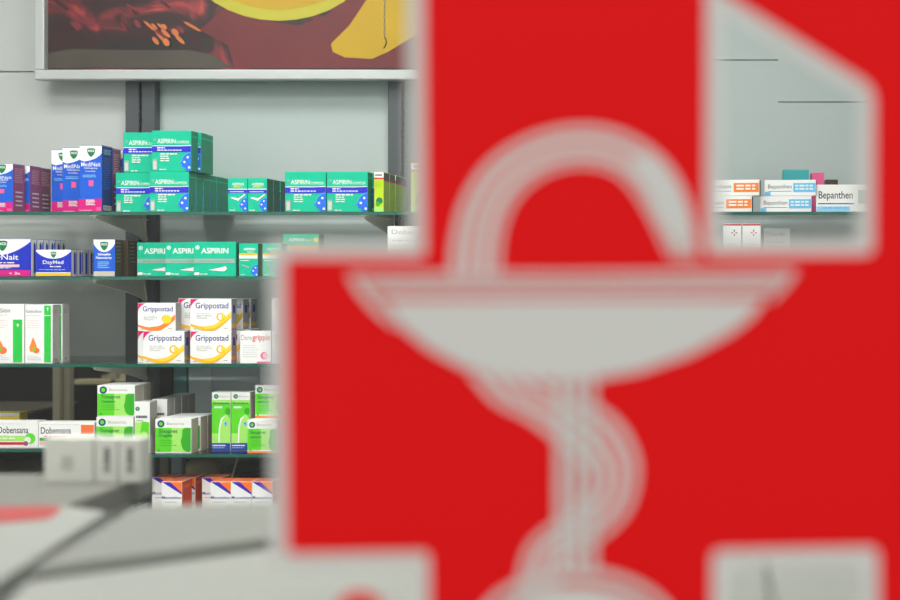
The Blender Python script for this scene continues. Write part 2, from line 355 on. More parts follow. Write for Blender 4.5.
def carton_mesh(kind, w, h, d):
    body, side, top, fr, sd = KINDS[kind]
    mb = MB(); b = .0007
    bm = bmesh.new(); bmesh.ops.create_cube(bm, size=1)
    for v in bm.verts: v.co = Vector((v.co.x * w, (v.co.y + .5) * d, (v.co.z + .5) * h))
    bmesh.ops.bevel(bm, geom=bm.edges[:], offset=b, segments=1, affect='EDGES')
    bm.verts.index_update(); bm.normal_update()
    vs = [v.co[:] for v in bm.verts]
    g = {}
    for f in bm.faces:
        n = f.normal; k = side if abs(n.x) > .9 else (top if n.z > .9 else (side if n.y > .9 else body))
        g.setdefault(k, []).append([v.index for v in f.verts])
    bm.free()
    o = len(mb.v); mb.v += vs
    for k, fs in g.items():
        i = mb.mi(pm(k))
        for f in fs: mb.f.append(f); mb.m.append(i)
    f = Face(mb, w, h, d); f.tall = kind == 'gelotall'; fr(f)
    f = Face(mb, w, h, d, True); f.tall = False; sd(f)
    # tuck-flap seam across the upper edge of the side panel
    f.rect(.0, .985, 1, .99, 'grey')
    return mb
def carton(name, kind, pl, pr, z0, h, d, label, group, cat='medicine box', Y=3.2, yaw=0.0):
    w = (pr - pl) * Y / F
    o = carton_mesh(kind, w, h, d).build(name, loc=(X((pl + pr) / 2, Y), Y, z0 + .0002), rz=yaw, fixn=False)
    return tag(o, label, cat, group)
def again(src, loc, label, dx=0, dy=0, dz=0):
    c = src.copy(); COL.objects.link(c)
    c.location = (loc[0] + dx, loc[1] + dy, loc[2] + dz); c['label'] = label
    return c
ORD = ['first', 'second', 'third', 'fourth', 'fifth', 'sixth', 'seventh', 'eighth']
def row(src, n, pitch, text, dx=0.0):
    for i in range(n):
        again(src, src.location, text % ORD[i], dx=dx + (.0, .0011, .0004, .0014)[i % 4] * (1 if i < n else 0), dy=pitch * (i + 1))

# ================================================================ SETTING
wallm = mat('wall_paint', (205, 208, 206), rough=.55, spec=.3, var=.02, scale=3)
panelm = mat('wall_panel', (192, 197, 195), rough=.35, spec=.45, var=.02, scale=2)
panelb = mat('wall_panel_bluish', (178, 190, 189), rough=.35, spec=.45, var=.02, scale=2)
darkm = mat('back_room_dark', (64, 60, 56), rough=.8, var=.1, scale=4)
floorm = mat('floor_tile', (150, 148, 142), rough=.3, var=.06, scale=6)
ceilm = mat('ceiling_paint', (225, 225, 222), rough=.8)
upm = mat('upright_steel', (84, 88, 92), rough=.45, metal=.5, var=.25, scale=160)
brm = mat('bracket_steel', (232, 230, 216), rough=.4, metal=.1, var=.05)
alum = mat('aluminium', (196, 200, 200), rough=.38, metal=.35, var=.03)
gl_face = clearmat('shelf_glass', (.965, .995, .98, 1), 1.0, 0.0, 1.36)
gl_edge = mat('shelf_glass_edge', (22, 92, 76), rough=.12, spec=.6, var=.25, scale=25)
pane = clearmat('window_glass', (.98, .99, .985, 1), .4, ior=1.35)

def struct(name, mb, parent=None):
    o = mb.build(name, parent)
    if not parent: o['kind'] = 'structure'
    return o
YW = 3.52
struct('floor', MB().box(-3, 2.6, .84, 5.6, -.1, 0, floorm))
struct('ceiling', MB().box(-3, 2.6, .8, 5.6, 3.0, 3.1, ceilm))
struct('wall_left', MB().box(-3.1, -3, .8, 5.6, 0, 3, wallm))
struct('wall_right', MB().box(2.6, 2.7, .8, 5.6, 0, 3, wallm))
struct('wall_backroom', MB().box(-3, 2.6, 5.5, 5.6, 0, 3, darkm))
zlow = 1.20
wb = MB()
# pale panels between the uprights, each with its open joints; open below zlow on the left, closed on the right
UP = [-2.24, -1.58, -.864, -.21, .455, 1.12]
edges = [-3.0] + UP + [2.6]
for i in range(len(edges) - 1):
    a, b = edges[i] + .004, edges[i + 1] - .004
    for a, b, zj in ([(a, b, 1.995)] if i != 4 else [(a, .1596, 2.0275), (.1596, b, 1.912)]):
      for z0, z1 in ((zlow, zj), (zj, 3.0)):
        wb.box(a, b, YW, YW + .03, z0 + .0015, z1 - .0015, panelm if i < 2 else panelb, bev=0 if i == 4 else .0015, seg=1)
wb.box(-3, 2.6, YW + .03, YW + .06, zlow, 3.0, mat('wall_backing', (96, 98, 98), rough=.8))
wb.box(-.6, 2.6, YW, YW + .06, 0, zlow, panelm)
struct('wall_back', wb)
# shop window: low sill wall, frame bars, pane
gw = empty('window_1', (0, 0.8, 0)); gw['kind'] = 'structure'
MB().box(-2.9, 2.5, 0, .008, .45, 2.9, pane).build('window_pane', gw)
fr = MB()
for a, b, c, d in ((-3.1, 2.7, .39, .45), (-3.1, 2.7, 2.9, 3.0), (-3.1, -2.9, .39, 3.0), (2.5, 2.7, .39, 3.0)):
    fr.box(a, b, -.03, .05, c, d, alum, bev=.004)
fr.build('window_frame', gw)
struct('wall_front', MB().box(-3.1, 2.7, .78, .84, -.0, .39, wallm))
struct('pavement', MB().box(-6, 6, -6, .78, -.12, -.02, mat('paving', (150, 148, 144), rough=.8, var=.12, scale=5)))

# ceiling light panels; the back-room pair is added to brighten the rack there
emm = bpy.data.materials.new('light_diffuser'); emm.use_nodes = True
_n = emm.node_tree.nodes['Principled BSDF']; _n.inputs['Emission Color'].default_value = (1, .98, .94, 1); _n.inputs['Emission Strength'].default_value = 13.8
_n.inputs['Base Color'].default_value = (.9, .9, .9, 1)
lroot = None
for k, (lx, ly) in enumerate(((-1.7, 2.35), (-.55, 2.35), (-2.3, 3.9), (-1.9, 1.25), (-.85, 1.25), (.3, 1.25), (-1.3, 3.9))):
    r = empty('ceiling_light', (lx, ly, 3.0))
    if lroot is None:
        MB().box(-.3, .3, -.3, .3, -.03, -.0005, alum, bev=.003).build('frame', r)
        MB().box(-.275, .275, -.275, .275, -.036, -.0305, emm).build('diffuser', r)
        lroot = r
    else:
        for c0 in list(lroot.children):
            c = c0.copy(); COL.objects.link(c); c.parent = r
    tag(r, ['square ceiling light over the aisle, left end of the shelf row', 'square ceiling light over the aisle, middle of the shelf row', 'square ceiling light in the back room, left of two',
        'square ceiling light by the shop window, left', 'square ceiling light by the shop window, middle', 'square ceiling light by the shop window, right', 'square ceiling light in the back room, right of two'][k], 'ceiling light', 'square ceiling lights')

# unseen fill lamps and their track, added to brighten the lower shelves
trk = MB().box(-2.6, .5, 1.0, 1.035, 2.965, 2.9995, alum, bev=.002).build('lighting_track'); tag(trk, 'pale ceiling track carrying the spotlights near the shop window', 'track')
blk = mat('spot_housing', (210, 210, 206), rough=.4)
s0 = None
for k, sx in enumerate((-2.2, -1.65, -1.1, .3)):
    r = empty('spotlight', (sx, 1.018, 2.9645))
    d = (Vector((sx + .12 if k < 3 else .2, 3.4, .75)) - Vector((sx, 1.018, 2.86))).normalized()
    if s0 is None:
        p = Vector((0, 0, -.10)); dv = Vector((0.05, .78, -.62)).normalized()
        MB().tube([(0, 0, 0), (0, 0, -.08)], .008, blk).build('arm', r)
        MB().tube([p - dv * .06, p - dv * .055, p + dv * .06, p + dv * .062], [.02, .038, .042, .038], blk, n=20).build('housing', r)
        MB().tube([p + dv * .0625, p + dv * .064], .034, mat('spot_lens', (255, 250, 240), rough=.3, emit=6.0), n=20).build('lens', r)
        s0 = r
    else:
        for c0 in [c for c in s0.children if c.type == 'MESH']:
            c = c0.copy(); COL.objects.link(c); c.parent = r
    li = bpy.data.lights.new('spot', 'SPOT'); li.energy = 26 if k < 3 else 12; li.spot_size = math.radians(50); li.spot_blend = .9; li.shadow_soft_size = .05; li.color = (1, .98, .94)
    lo = bpy.data.objects.new('spot_beam', li); COL.objects.link(lo); lo.parent = r
    lo.location = Vector((0, 0, -.10)) + Vector((0.05, .78, -.62)).normalized() * .12
    lo.rotation_euler = d.to_track_quat('-Z', 'Y').to_euler()
    tag(r, ['track spotlight nearest the left wall', 'track spotlight second from the left wall', 'track spotlight third from the left wall', 'track spotlight at the right end of the track'][k], 'spotlight', 'track spotlights')

# ================================================================ SHELVING
ZA, ZB, ZC, ZD, ZDL, ZE = Z(212, 3.2), Z(276.6, 3.2), Z(363.5, 3.2), Z(453.3, 3.2), Z(448, 3.2), Z(521, 3.2)
upr = MB()
uroot = empty('shelf_upright', (UP[0], YW - .02, 0))
MB().box(-.041, -.003, -.012, .019, 0, 2.6, upm, bev=.002, seg=1).box(.003, .041, -.012, .019, 0, 2.6, upm, bev=.002, seg=1).build('rail', uroot)
sl = MB()
for k in range(64): sl.box(-.006, .006, -.008, .0, .12 + k * .038, .14 + k * .038, mat('slot_dark', (20, 20, 22), rough=.9))
sl.build('slot_strip', uroot)
names = ['slotted steel upright at the far left end', 'slotted steel upright left of the teal cartons, under the picture', 'slotted steel upright behind the lime cartons',
         'slotted steel upright behind the snake of the window sign', 'slotted steel upright right of the tube cartons', 'slotted steel upright at the far right end']
ups = [uroot]
for k in range(1, 6):
    r = uroot.copy(); COL.objects.link(r); r.location.x = UP[k]
    for c0 in list(uroot.children):
        c = c0.copy(); COL.objects.link(c); c.parent = r
    ups.append(r)
for r, n_ in zip(ups, names): tag(r, n_, 'upright', 'steel uprights of the shelving')
# brackets: tapered steel arms, one per shelf level and upright
T = .008
def bracket_mb():
    mb = MB()
    mb.prism([(-.285, -.001), (-.285, -.007), (-.26, -.012), (-.12, -.032), (-.05, -.046), (0, -.06), (0, -.001)], -.003, .003, brm, 'x')
    mb.box(-.009, .009, -.29, .0, -.0015, -.0002, brm)
    mb.tube([(0.008, -.03, -.002), (.009, -.022, -.03), (.006, -.004, -.055)], .0016, brm, n=6)
    return mb
b0 = None
levels = [('top', ZA), ('second', ZB), ('third', ZC), ('fourth', ZD), ('bottom', ZE)]
where = ['far left upright', 'upright under the picture', 'upright behind the lime cartons', 'upright behind the sign', 'upright right of the tube cartons', 'far right upright']
for i, ux in enumerate(UP):
    for ln, z in levels:
        if i >= 3 and z < 1.3: continue
        loc = (ux + (0, .015, -.025, 0, 0, 0)[i], YW - .032, z - T)
        if b0 is None:
            b0 = bracket_mb().build('shelf_bracket', loc=loc); o = b0
        else:
            o = b0.copy(); COL.objects.link(o); o.location = loc
        tag(o, 'pale steel bracket under the %s glass shelf on the %s' % (ln, where[i]), 'bracket', 'steel shelf brackets')
def shelf(x0, x1, z, label):
    r = MB(); y0, y1 = 3.185, 3.488
    vs = [(x0, y0, z - T), (x1, y0, z - T), (x1, y1, z - T), (x0, y1, z - T), (x0, y0, z), (x1, y0, z), (x1, y1, z), (x0, y1, z)]
    r.add(vs, [[0, 3, 2, 1], [4, 5, 6, 7]], gl_face); r.add(vs, [[0, 1, 5, 4], [1, 2, 6, 5], [2, 3, 7, 6], [3, 0, 4, 7]], gl_edge)
    o = r.build('glass_shelf', fixn=True)
    return tag(o, label, 'shelf', 'glass shelves of the wall unit')
JX = UP[1] + .015
for nm, z in (('top', ZA), ('second', ZB), ('third', ZC)):
    shelf(-2.9, JX - .001, z, 'left section of the %s green-edged glass shelf' % nm)
    shelf(JX + .001, .45, z, 'right section of the %s green-edged glass shelf' % nm) if z > 1.3 else shelf(JX + .001, -.75, z, 'right section of the %s green-edged glass shelf' % nm)
shelf(-2.9, JX - .001, ZDL, 'left glass shelf carrying the long throat-lozenge cartons')
shelf(JX + .001, -.75, ZD, 'glass shelf carrying the green plant-remedy cartons')
shelf(JX + .001, -.75, ZE, 'lowest glass shelf carrying the white and orange cartons')
for nm, z in (('top', ZA), ('second', ZB)): shelf(.452, 2.0, z, 'far right section of the %s glass shelf' % nm)

# ================================================================ CARTONS
N = 'medicine_carton'
# --- top shelf
g = 'blue and magenta night-time cartons, top shelf left'
h1 = .121
a = carton(N, 'night', -10, 13, ZA, h1, .055, 'short blue and magenta carton at the left picture edge, front of three', g)
again(a, a.location, 'short blue and magenta carton, middle of the three with maroon spines', dx=X(30, 3.262) - X(13, 3.2), dy=.062)
again(a, a.location, 'short blue and magenta carton, rearmost of the three with maroon spines', dx=X(40, 3.325) - X(13, 3.2), dy=.125)
g = 'tall blue and magenta syrup cartons'
h2 = .167
a = carton(N, 'nightnavy', 79.5, 102, ZA, h2, .055, 'tall blue and magenta carton, front of three, navy spine with barcode', g)
again(a, a.location, 'tall blue and magenta carton, middle of three standing askew in line', dx=X(84.5, 3.26) - X(102, 3.2), dy=.060)
again(a, a.location, 'tall blue and magenta carton, leftmost of the three tall ones', dx=X(73, 3.32) - X(102, 3.2), dy=.120)
o = carton(N, 'nightred', 90, 112.5, ZA, h2 * .99, .045, 'tall carton with maroon spine directly behind the navy-spined one', g, Y=3.26)
o = carton(N, 'nightnavy', 101, 123, ZA, h2 * .99, .045, 'tall carton with navy spine touching the upper teal cartons', g, Y=3.31)
g = 'teal cartons with violet band, stacked block'
hc, wc, dc = .1015, 39.4, .042
w2 = carton(N, 'complex', 149.6, 189, ZA, hc, dc, 'teal carton with violet band, lower right front of the stacked block', g)
row(w2, 6, .0437, 'teal carton, %s back behind the lower right front one')
w1 = again(w2, w2.location, 'teal carton with violet band, lower left of the stacked block', dx=-.1055, dy=.044)
again(w1, w1.location, 'teal carton standing behind the lower left one of the block', dy=.0428)
u2 = again(w2, w2.location, 'teal carton with violet band, upper right front of the stacked block', dx=.0058, dz=hc + .0004)
again(u2, u2.location, 'teal carton, first back behind the upper right front one', dx=.0072, dy=.0432)
again(u2, u2.location, 'teal carton, second back behind the upper right front one', dx=.0035, dy=.0868)
u1 = again(w2, w2.location, 'teal carton with violet band, upper left of the stacked block', dx=-.0858, dy=.044, dz=hc + .0004)
g = 'small upright teal cartons, top shelf'
a = carton(N, 'effect', 228, 247.3, ZA, .0845, .045, 'small upright teal carton, left of the pair between the wide teal ones', g)
b = again(a, a.location, 'small upright teal carton, right of the pair between the wide teal ones', dx=.0492)
row(b, 2, .048, 'small teal carton, %s back behind the right one of the pair')
g = 'wide teal cartons with violet band, right of the top shelf'
a = carton(N, 'complex', 285, 326, ZA, .1005, dc, 'wide teal carton with violet band, left of the two by the lime cartons', g)
b = again(a, a.location, 'wide teal carton with violet band, touching the lime cartons', dx=.1045)
again(b, b.location, 'teal carton hidden behind the one touching the lime cartons', dx=.004, dy=.045)
g = 'narrow lime-green cartons'
a = carton(N, 'lime', 374.2, 383.7, ZA, .1, .055, 'narrow lime carton with white top and red line, frontmost of its row', g)
row(a, 3, .0575, 'lime-green carton, %s back in the row behind the narrow front one')
carton(N, 'lime', 411, 436, ZA, .123, .04, 'pale yellow-green carton half hidden by the sign border', g)
g = 'tube cartons right of the cross'
yw = math.radians(-7)
a = carton(N, 'bepor', 684, 752, ZA, .0395, .036, 'long white tube carton with orange panel, lower of its pair', g, yaw=yw)
again(a, a.location, 'long white tube carton with orange panel, upper of its pair', dx=.019, dz=.0405)
a = carton(N, 'bepbl', 760, 811.5, ZA, .0395, .036, 'long white tube carton with pale blue panel, lower of its pair', g, yaw=yw)
again(a, a.location, 'long white tube carton with pale blue panel, upper of its pair', dx=.011, dz=.0405)
carton(N, 'bepbig', 816, 884, ZA, .068, .045, 'larger white and sky-blue tube carton at the right of the opening', g, yaw=math.radians(-2), Y=3.195)
g = 'cartons at the back of the top shelf, right'
carton(N, 'tealbox', 783, 809, ZA, .115, .05, 'teal carton rising behind the pale blue tube cartons', g, Y=3.32)
carton(N, 'pinkbox', 811.5, 824, ZA, .108, .05, 'pink carton rising behind the larger tube carton', g, Y=3.33)
carton(N, 'brownbox', 826, 838, ZA, .09, .05, 'brownish carton beside the pink one behind the tube cartons', g, Y=3.33)
# --- second shelf, right
g = 'white cartons with small cross mark'
a = carton(N, 'cross', 723, 741.3, ZB, .132, .04, 'white carton with red top edge and cross mark, left of two', g)
again(a, a.location, 'white carton with red top edge and cross mark, right of two', dx=.0485)
carton(N, 'plain', 764, 790, ZB, .125, .04, 'faint white carton to the right of the cross-marked pair', g, Y=3.35)
carton(N, 'plain', 387.5, 440, ZB, .126, .05, 'white carton with grey heading under the lime cartons', 'white cartons on the second shelf')
g = 'teal cartons with yellow stripe'
carton(N, 'plusbig', 283, 319, ZB, .107, .04, 'taller teal carton with yellow stripe against the sign border', g, Y=3.24)
# --- second shelf, left
g = 'dark blue and white day and night cartons'
a = carton(N, 'daynait', -26, 31, ZB, .094, .026, 'wide blue and white carton with magenta foot at left picture edge', g)
row(a, 5, .0285, 'wide blue carton, %s back behind the one with magenta foot')
g = 'low blue and white daytime cartons'
a = carton(N, 'daymed', 35.8, 71.3, ZB, .0675, .026, 'low blue and white carton with amber foot, frontmost', g)
row(a, 4, .0285, 'low blue carton, %s back behind the one with amber foot')
g = 'nasal spray cartons'
a = carton(N, 'spray', 93.5, 115, ZB, .093, .04, 'small upright blue and white spray carton with brown spine', g)
o = carton(N, 'darkbox', 105, 128, ZB, .092, .05, 'dark brown carton just behind the small spray carton', g, Y=3.25)
o = carton(N, 'darkbox', 115, 137, ZB, .09, .05, 'dark brown carton, second behind the small spray carton', g, Y=3.32)
g = 'plain teal tablet cartons with silver band'
a = carton(N, 'aspirin', 193.6, 236, ZB, .0865, .02, 'teal carton with silver band, frontmost and rightmost of three', g)
again(a, a.location, 'teal carton with silver band, middle of three', dx=X(207, 3.235) - X(236, 3.2), dy=.035)
again(a, a.location, 'teal carton with silver band, leftmost of three', dx=X(178.5, 3.27) - X(236, 3.2), dy=.07)
g = 'small teal cartons with yellow stripe'
a = carton(N, 'plus', 239, 258, ZB, .083, .045, 'small teal carton with yellow stripe, left of two on second shelf', g)
again(a, a.location, 'small teal carton with yellow stripe, right of two by the sign', dx=X(281.5, 3.2) - X(258, 3.2))
row(a, 1, .05, 'teal carton %s back behind the left small yellow-striped one')
# --- third shelf
g = 'white cartons with green bar'
a = carton(N, 'gelo', -13, 24.2, ZC, .148, .036, 'white carton with short green bar and orange drop, left', g)
b = carton(N, 'gelotall', 25, 52.4, ZC, .147, .036, 'white carton with full-height green bar', g)
again(b, b.location, 'white carton behind the one with the full-height green bar', dx=.004, dy=.041)
g = 'white and yellow cold-capsule cartons'
hg = .0805
a = carton(N, 'gripp', 190.2, 231.3, ZC, hg, .035, 'white carton with yellow wave, lower row right, foremost', g)
again(a, a.location, 'white carton with yellow wave, lower row, behind the right one', dx=.008, dy=.037)
b = again(a, a.location, 'white carton with yellow wave, lower row left', dx=-.1175)
again(b, b.location, 'white carton with yellow wave peeking out behind lower row left one', dx=X(178, 3.24) - X(184, 3.2), dy=.040)
c = again(a, a.location, 'white carton with yellow wave, upper row right', dz=hg + .0004)
again(c, c.location, 'white carton with yellow wave peeking left of the upper row right one', dx=X(219, 3.24) - X(231.3, 3.2), dy=.040)
a = carton(N, 'gripphot', 137.8, 175.5, ZC + hg + .0004, .07, .035, 'white carton with orange wave and yellow sun, upper left', g)
o = carton(N, 'gripp', 216, 243, ZC + hg + .0004, .078, .04, 'narrow white and yellow carton, first behind the upper right one', g, Y=3.28)
o = carton(N, 'gripp', 226, 251, ZC + hg + .0004, .078, .04, 'narrow white and yellow carton, second behind the upper right one', g, Y=3.33)
carton(N, 'gripp', 203, 250.5, ZC, hg, .082, 'white carton carrying the two narrow yellow ones at the back', g, Y=3.285)
g = 'white and red flu cartons'
a = carton(N, 'dore', 240, 271, ZC, hg, .035, 'white carton with red heading and orange-red left edge', g)
b = carton(N, 'doreb', 271.8, 302, ZC, hg, .05, 'pale lilac-white carton by the sign, lower of two', g)
again(b, b.location, 'pale lilac-white carton by the sign, upper of two', dz=hg + .0004)
# --- fourth shelf
g = 'green and white plant-remedy cartons'
hb = .0785
n2 = carton(N, 'bio', 96.3, 133.4, ZD, .0905, .045, 'green and white carton with navy ring, lower of the left stack', g)
n1 = carton(N, 'bio', 97.3, 134.8, ZD + .091, hb, .045, 'green and white carton with navy ring, upper of the left stack', g)
again(n2, n2.location, 'green carton behind the lower one of the left stack', dy=.0465)
again(n1, n1.location, 'green carton behind the upper one of the left stack', dy=.0465)
a = carton(N, 'bioleaf', 134.6, 149.8, ZD, .129, .042, 'narrow upright carton with pale leaf between two green ones', g, Y=3.2)
b = again(a, a.location, 'narrow upright leaf carton just behind the front one', dx=X(167, 3.262) - X(149.8, 3.2), dy=.062)
row(b, 3, .044, 'narrow greyish carton, %s back behind the narrow leaf cartons')
a = carton(N, 'bio2', 155.2, 191.3, ZD, .086, .042, 'green and white carton with navy ring, alone in front middle', g)
again(a, a.location, 'beige-spined carton, first back behind the middle green one', dx=.005, dy=.0445)
again(a, a.location, 'beige-spined carton, second back behind the middle green one', dx=.006, dy=.0885)
g = 'tall green cartons with blue foot'
a = carton(N, 'tall', 211.8, 230.6, ZD, .1485, .045, 'tall green carton with blue foot, left of two', g, Y=3.24)
again(a, a.location, 'tall green carton with blue foot, right of two', dx=.0492)
g = 'green cartons with orange foot'
a = carton(N, 'bio3', 247.4, 277.3, ZD, .083, .04, 'green and white carton with orange foot, low in front by the sign', g)
b = carton(N, 'bio3', 255, 285, ZD, .083, .04, 'green carton under the raised one with orange foot', g, Y=3.245)
again(b, b.location, 'green and white carton with orange foot, raised on another', dz=.0834)
g = 'long throat-lozenge cartons'
carton(N, 'dob', -22, 38, ZDL, .066, .04, 'long white carton with red and green bars at left edge', g)
carton(N, 'dobor', 38.6, 94.5, ZDL, .064, .04, 'long white carton with orange corner next to the green stack', g)
carton(N, 'yel', -30, 19.5, ZDL, .068, .04, 'yellow carton with dotted row behind the long white one', 'cartons behind the throat-lozenge ones', Y=3.38)
# --- lowest shelf
g = 'white, purple and orange cough cartons'
a = carton(N, 'muco', 161.5, 182, ZE, .098, .06, 'white carton with purple-orange corner, left pair, front', g)
again(a, a.location, 'white purple-cornered carton peeking left behind the left front one', dx=X(172, 3.263) - X(182, 3.2), dy=.063)
again(a, a.location, 'orange-spined carton right behind the left front one', dx=.006, dy=.066)
b = again(a, a.location, 'white carton with purple-orange corner, first of three in line', dx=.1225)
again(a, a.location, 'white carton with purple-orange corner, middle of three in line', dx=.1738)
again(a, a.location, 'white carton with purple-orange corner, last of three by the sign', dx=.2262)
again(b, b.location, 'white purple-cornered carton peeking left behind the three in line', dx=X(221.5, 3.263) - X(230.5, 3.2), dy=.063)

# ================================================================ PICTURE ABOVE THE SHELVES
YP = 3.44
pr_ = empty('framed_picture', (0, 0, 0))
x0, x1, z0, z1 = X(34, YP), X(660, YP), Z(79.5, YP), Z(-190, YP)
fw = .027
fm = MB()
for (a_, b_, c_, d_) in ((x0, x1, z0, z0 + fw), (x0, x1, z1 - fw, z1), (x0, x0 + fw, z0 + fw, z1 - fw), (x1 - fw, x1, z0 + fw, z1 - fw)):
    fm.box(a_, b_, YP, YP + .034, c_, d_, alum, bev=.003)
fm.build('picture_frame', pr_)
cm = bpy.data.materials.new('photo_print'); cm.use_nodes = True
nt = cm.node_tree; bs = nt.nodes['Principled BSDF']; bs.inputs['Roughness'].default_value = .35
tc = nt.nodes.new('ShaderNodeTexCoord'); mp = nt.nodes.new('ShaderNodeMapping'); mp.inputs['Scale'].default_value = (1, 1, 1.6); mp.inputs['Rotation'].default_value = (0, .5, 0)
nz = nt.nodes.new('ShaderNodeTexNoise'); nz.inputs['Scale'].default_value = 6.5; nz.inputs['Detail'].default_value = 3; nz.inputs['Distortion'].default_value = 1.2
cr = nt.nodes.new('ShaderNodeValToRGB'); e = cr.color_ramp.elements
e[0].position = .36; e[0].color = lin((24, 14, 16)); e[1].position = .52; e[1].color = lin((52, 18, 22))
for p_, c_ in ((.6, (110, 30, 38)), (.67, (160, 50, 50)), (.74, (206, 124, 80))): q = e.new(p_); q.color = lin(c_)
nt.links.new(tc.outputs['Object'], mp.inputs[0]); nt.links.new(mp.outputs[0], nz.inputs[0]); nt.links.new(nz.outputs['Fac'], cr.inputs[0])
nt.links.new(cr.outputs[0], bs.inputs['Base Color'])
pic = MB(); pic.box(x0 + fw, x1 - fw, YP + .02, YP + .03, z0 + fw, z1 - fw, cm)
YI = YP + .02
def flat(pts, k, m):
    pic.add([(X(px, YI), YI - .0006 * k, max(Z(py, YI), z0 + fw + .001)) for px, py in pts], [list(range(len(pts)))], m)
ell = lambda cx, cy, rx, ry, n=36: [(cx + rx * math.cos(2 * math.pi * i / n), cy + ry * math.sin(2 * math.pi * i / n)) for i in range(n)]
redm = mat('picture_red', (108, 38, 42), rough=.4, var=.45, scale=5); ylm = mat('picture_yellow', (196, 158, 16), rough=.35, var=.12, scale=8); rim = mat('picture_rim', (190, 182, 50), rough=.35, var=.1)
greyp = mat('picture_grey_band', (78, 72, 64), rough=.2, var=.45, scale=5)  # grey reflection low across the print, painted as a flat colour
flat([(225, 8), (262, 20), (300, 26), (330, 14), (345, 0), (648, 0), (648, 68), (235, 68), (228, 45), (200, 30)], 1, redm)
flat([(46, 68), (46, 54), (70, 49), (130, 50), (190, 50), (215, 56), (232, 68)], 2, greyp)
flat(ell(279, -58, 100, 79), 3, rim); flat(ell(279, -61, 92, 71), 4, ylm)
flat([(331, 44), (333, 52), (345, 57.5), (372, 59), (388, 52), (398, 46), (425, 30), (452, 2), (462, -30), (452, -58), (425, -66), (395, -48), (372, -8), (350, 25)], 3, ylm)
for i in range(34):
    rr = random.Random(i); warm = i % 3 == 1
    cx = (150 + rr.random() * 45) if warm else 50 + rr.random() * 155; cy = (24 + rr.random() * 20) if warm else -5 + rr.random() * 46
    a_ = .5 + rr.random() * .5; L = 3 + rr.random() * 7; t_ = 1 + rr.random() * 2.4
    flat([(cx + L * math.cos(q_) * math.cos(a_) - t_ * math.sin(q_) * math.sin(a_), cy + L * math.cos(q_) * math.sin(a_) + t_ * math.sin(q_) * math.cos(a_)) for q_ in [k_ * math.pi / 6 for k_ in range(12)]],
         5 + i * .1, mat('picture_petal_%d' % (i % 3), [(120, 40, 50), (200, 112, 60), (60, 20, 26)][i % 3], rough=.4, var=.25))
pic.build('printed_photo', pr_, fixn=False)
tag(pr_, 'wide fruit photograph in a pale metal frame above the shelves', 'picture')
# chain hanging in front of the picture
ch = empty('hanging_chain', (X(384.5, 3.36), 3.36, 0))
cmb = MB(); zt = 2.995; zb = Z(38, 3.36); nl = int((zt - zb) / .010)
chm = mat('chain_steel', (150, 148, 140), rough=.3, metal=.8)
for i in range(nl):
    z = zb + i * .010 + .005; pts = []
    for k in range(9):
        t_ = 2 * math.pi * k / 8; s_ = .0028 * math.cos(t_); pts.append((s_ if i % 2 else 0, 0 if i % 2 else s_, z + .0065 * math.sin(t_)))
    cmb.tube(pts, .0009, chm, n=5, caps=False)
cmb.build('chain_links', ch)
MB().tube([(0, 0, zb + .002), (.004, 0, zb - .004), (.005, 0, zb - .014), (0, 0, zb - .024), (-.003, 0, zb - .027)], .0017, mat('hook_dark', (40, 38, 34), metal=.5), n=6).build('hook', ch)
tag(ch, 'thin metal chain with a dark hook in front of the picture', 'chain')

# ================================================================ BACK ROOM SEEN UNDER THE WALL
cab = empty('storage_cabinet', (0, 0, 0))
YC = 3.62
paleb = mat('cabinet_pale_blue', (222, 240, 243), rough=.4, var=.03); tealc = mat('cabinet_teal', (130, 190, 198), rough=.4); darkc = mat('cabinet_dark', (62, 62, 56), rough=.55, var=.15, scale=12); greyc = mat('cabinet_grey_blue', (196, 214, 216), rough=.45, var=.05)
MB().box(X(141, YC), -.62, YC, YC + .3, .93, 1.24, darkc).build('body', cab)
for (a_, b_, m_) in ((141.5, 159.2, darkc), (160, 173, darkc), (175, 188, tealc), (190, 213, paleb), (213.6, 260, greyc), (260.6, 312, paleb)):
    MB().box(X(a_, YC - .008), X(b_, YC - .008), YC - .018, YC - .0005, .94, 1.235, m_, bev=.001, seg=1).build('door', cab)
tag(cab, 'hanging cabinet with dark, teal and pale blue doors behind the shelves', 'cabinet')
tb = empty('work_table', (0, 0, 0))
wood = mat('table_wood', (196, 180, 140), rough=.5, var=.1, scale=15)
tz = .82
MB().box(-2.0, -.65, 3.62, 3.93, tz - .03, tz, wood, bev=.003).build('tabletop', tb)
for lx, ly in ((-1.96, 3.66), (-.69, 3.66), (-1.96, 3.89), (-.69, 3.89)):
    MB().box(lx - .02, lx + .02, ly - .02, ly + .02, 0, tz - .0305, alum).build('leg', tb)
tag(tb, 'beige work table in the back room behind the lowest shelf', 'table')
def lump(name, cx, cy, z, rx, ry, rz, m, seed=0, flatb=True):
    bm = bmesh.new(); bmesh.ops.create_icosphere(bm, subdivisions=3, radius=1)
    rr = random.Random(seed); ph = [rr.random() * 6 for _ in range(4)]
    for v in bm.verts:
        c = v.co; s_ = 1 + .07 * math.sin(3 * c.x + ph[0]) + .05 * math.sin(5 * c.y + ph[1]) + .06 * math.sin(4 * c.z + ph[2])
        zz = c.z * s_ * rz; zz = max(zz, -rz * .72)
        v.co = Vector((c.x * s_ * rx, c.y * s_ * ry, zz + rz * .72))
    mb = MB(); bm.verts.index_update(); mb.add([v.co[:] for v in bm.verts], [[v.index for v in f.verts] for f in bm.faces], m); bm.free()
    return mb.build(name, loc=(cx, cy, z))
cream = mat('cream_cloth', (214, 208, 172), rough=.8, var=.1, scale=20); blackc = mat('black_vinyl', (28, 28, 34), rough=.4, var=.2)
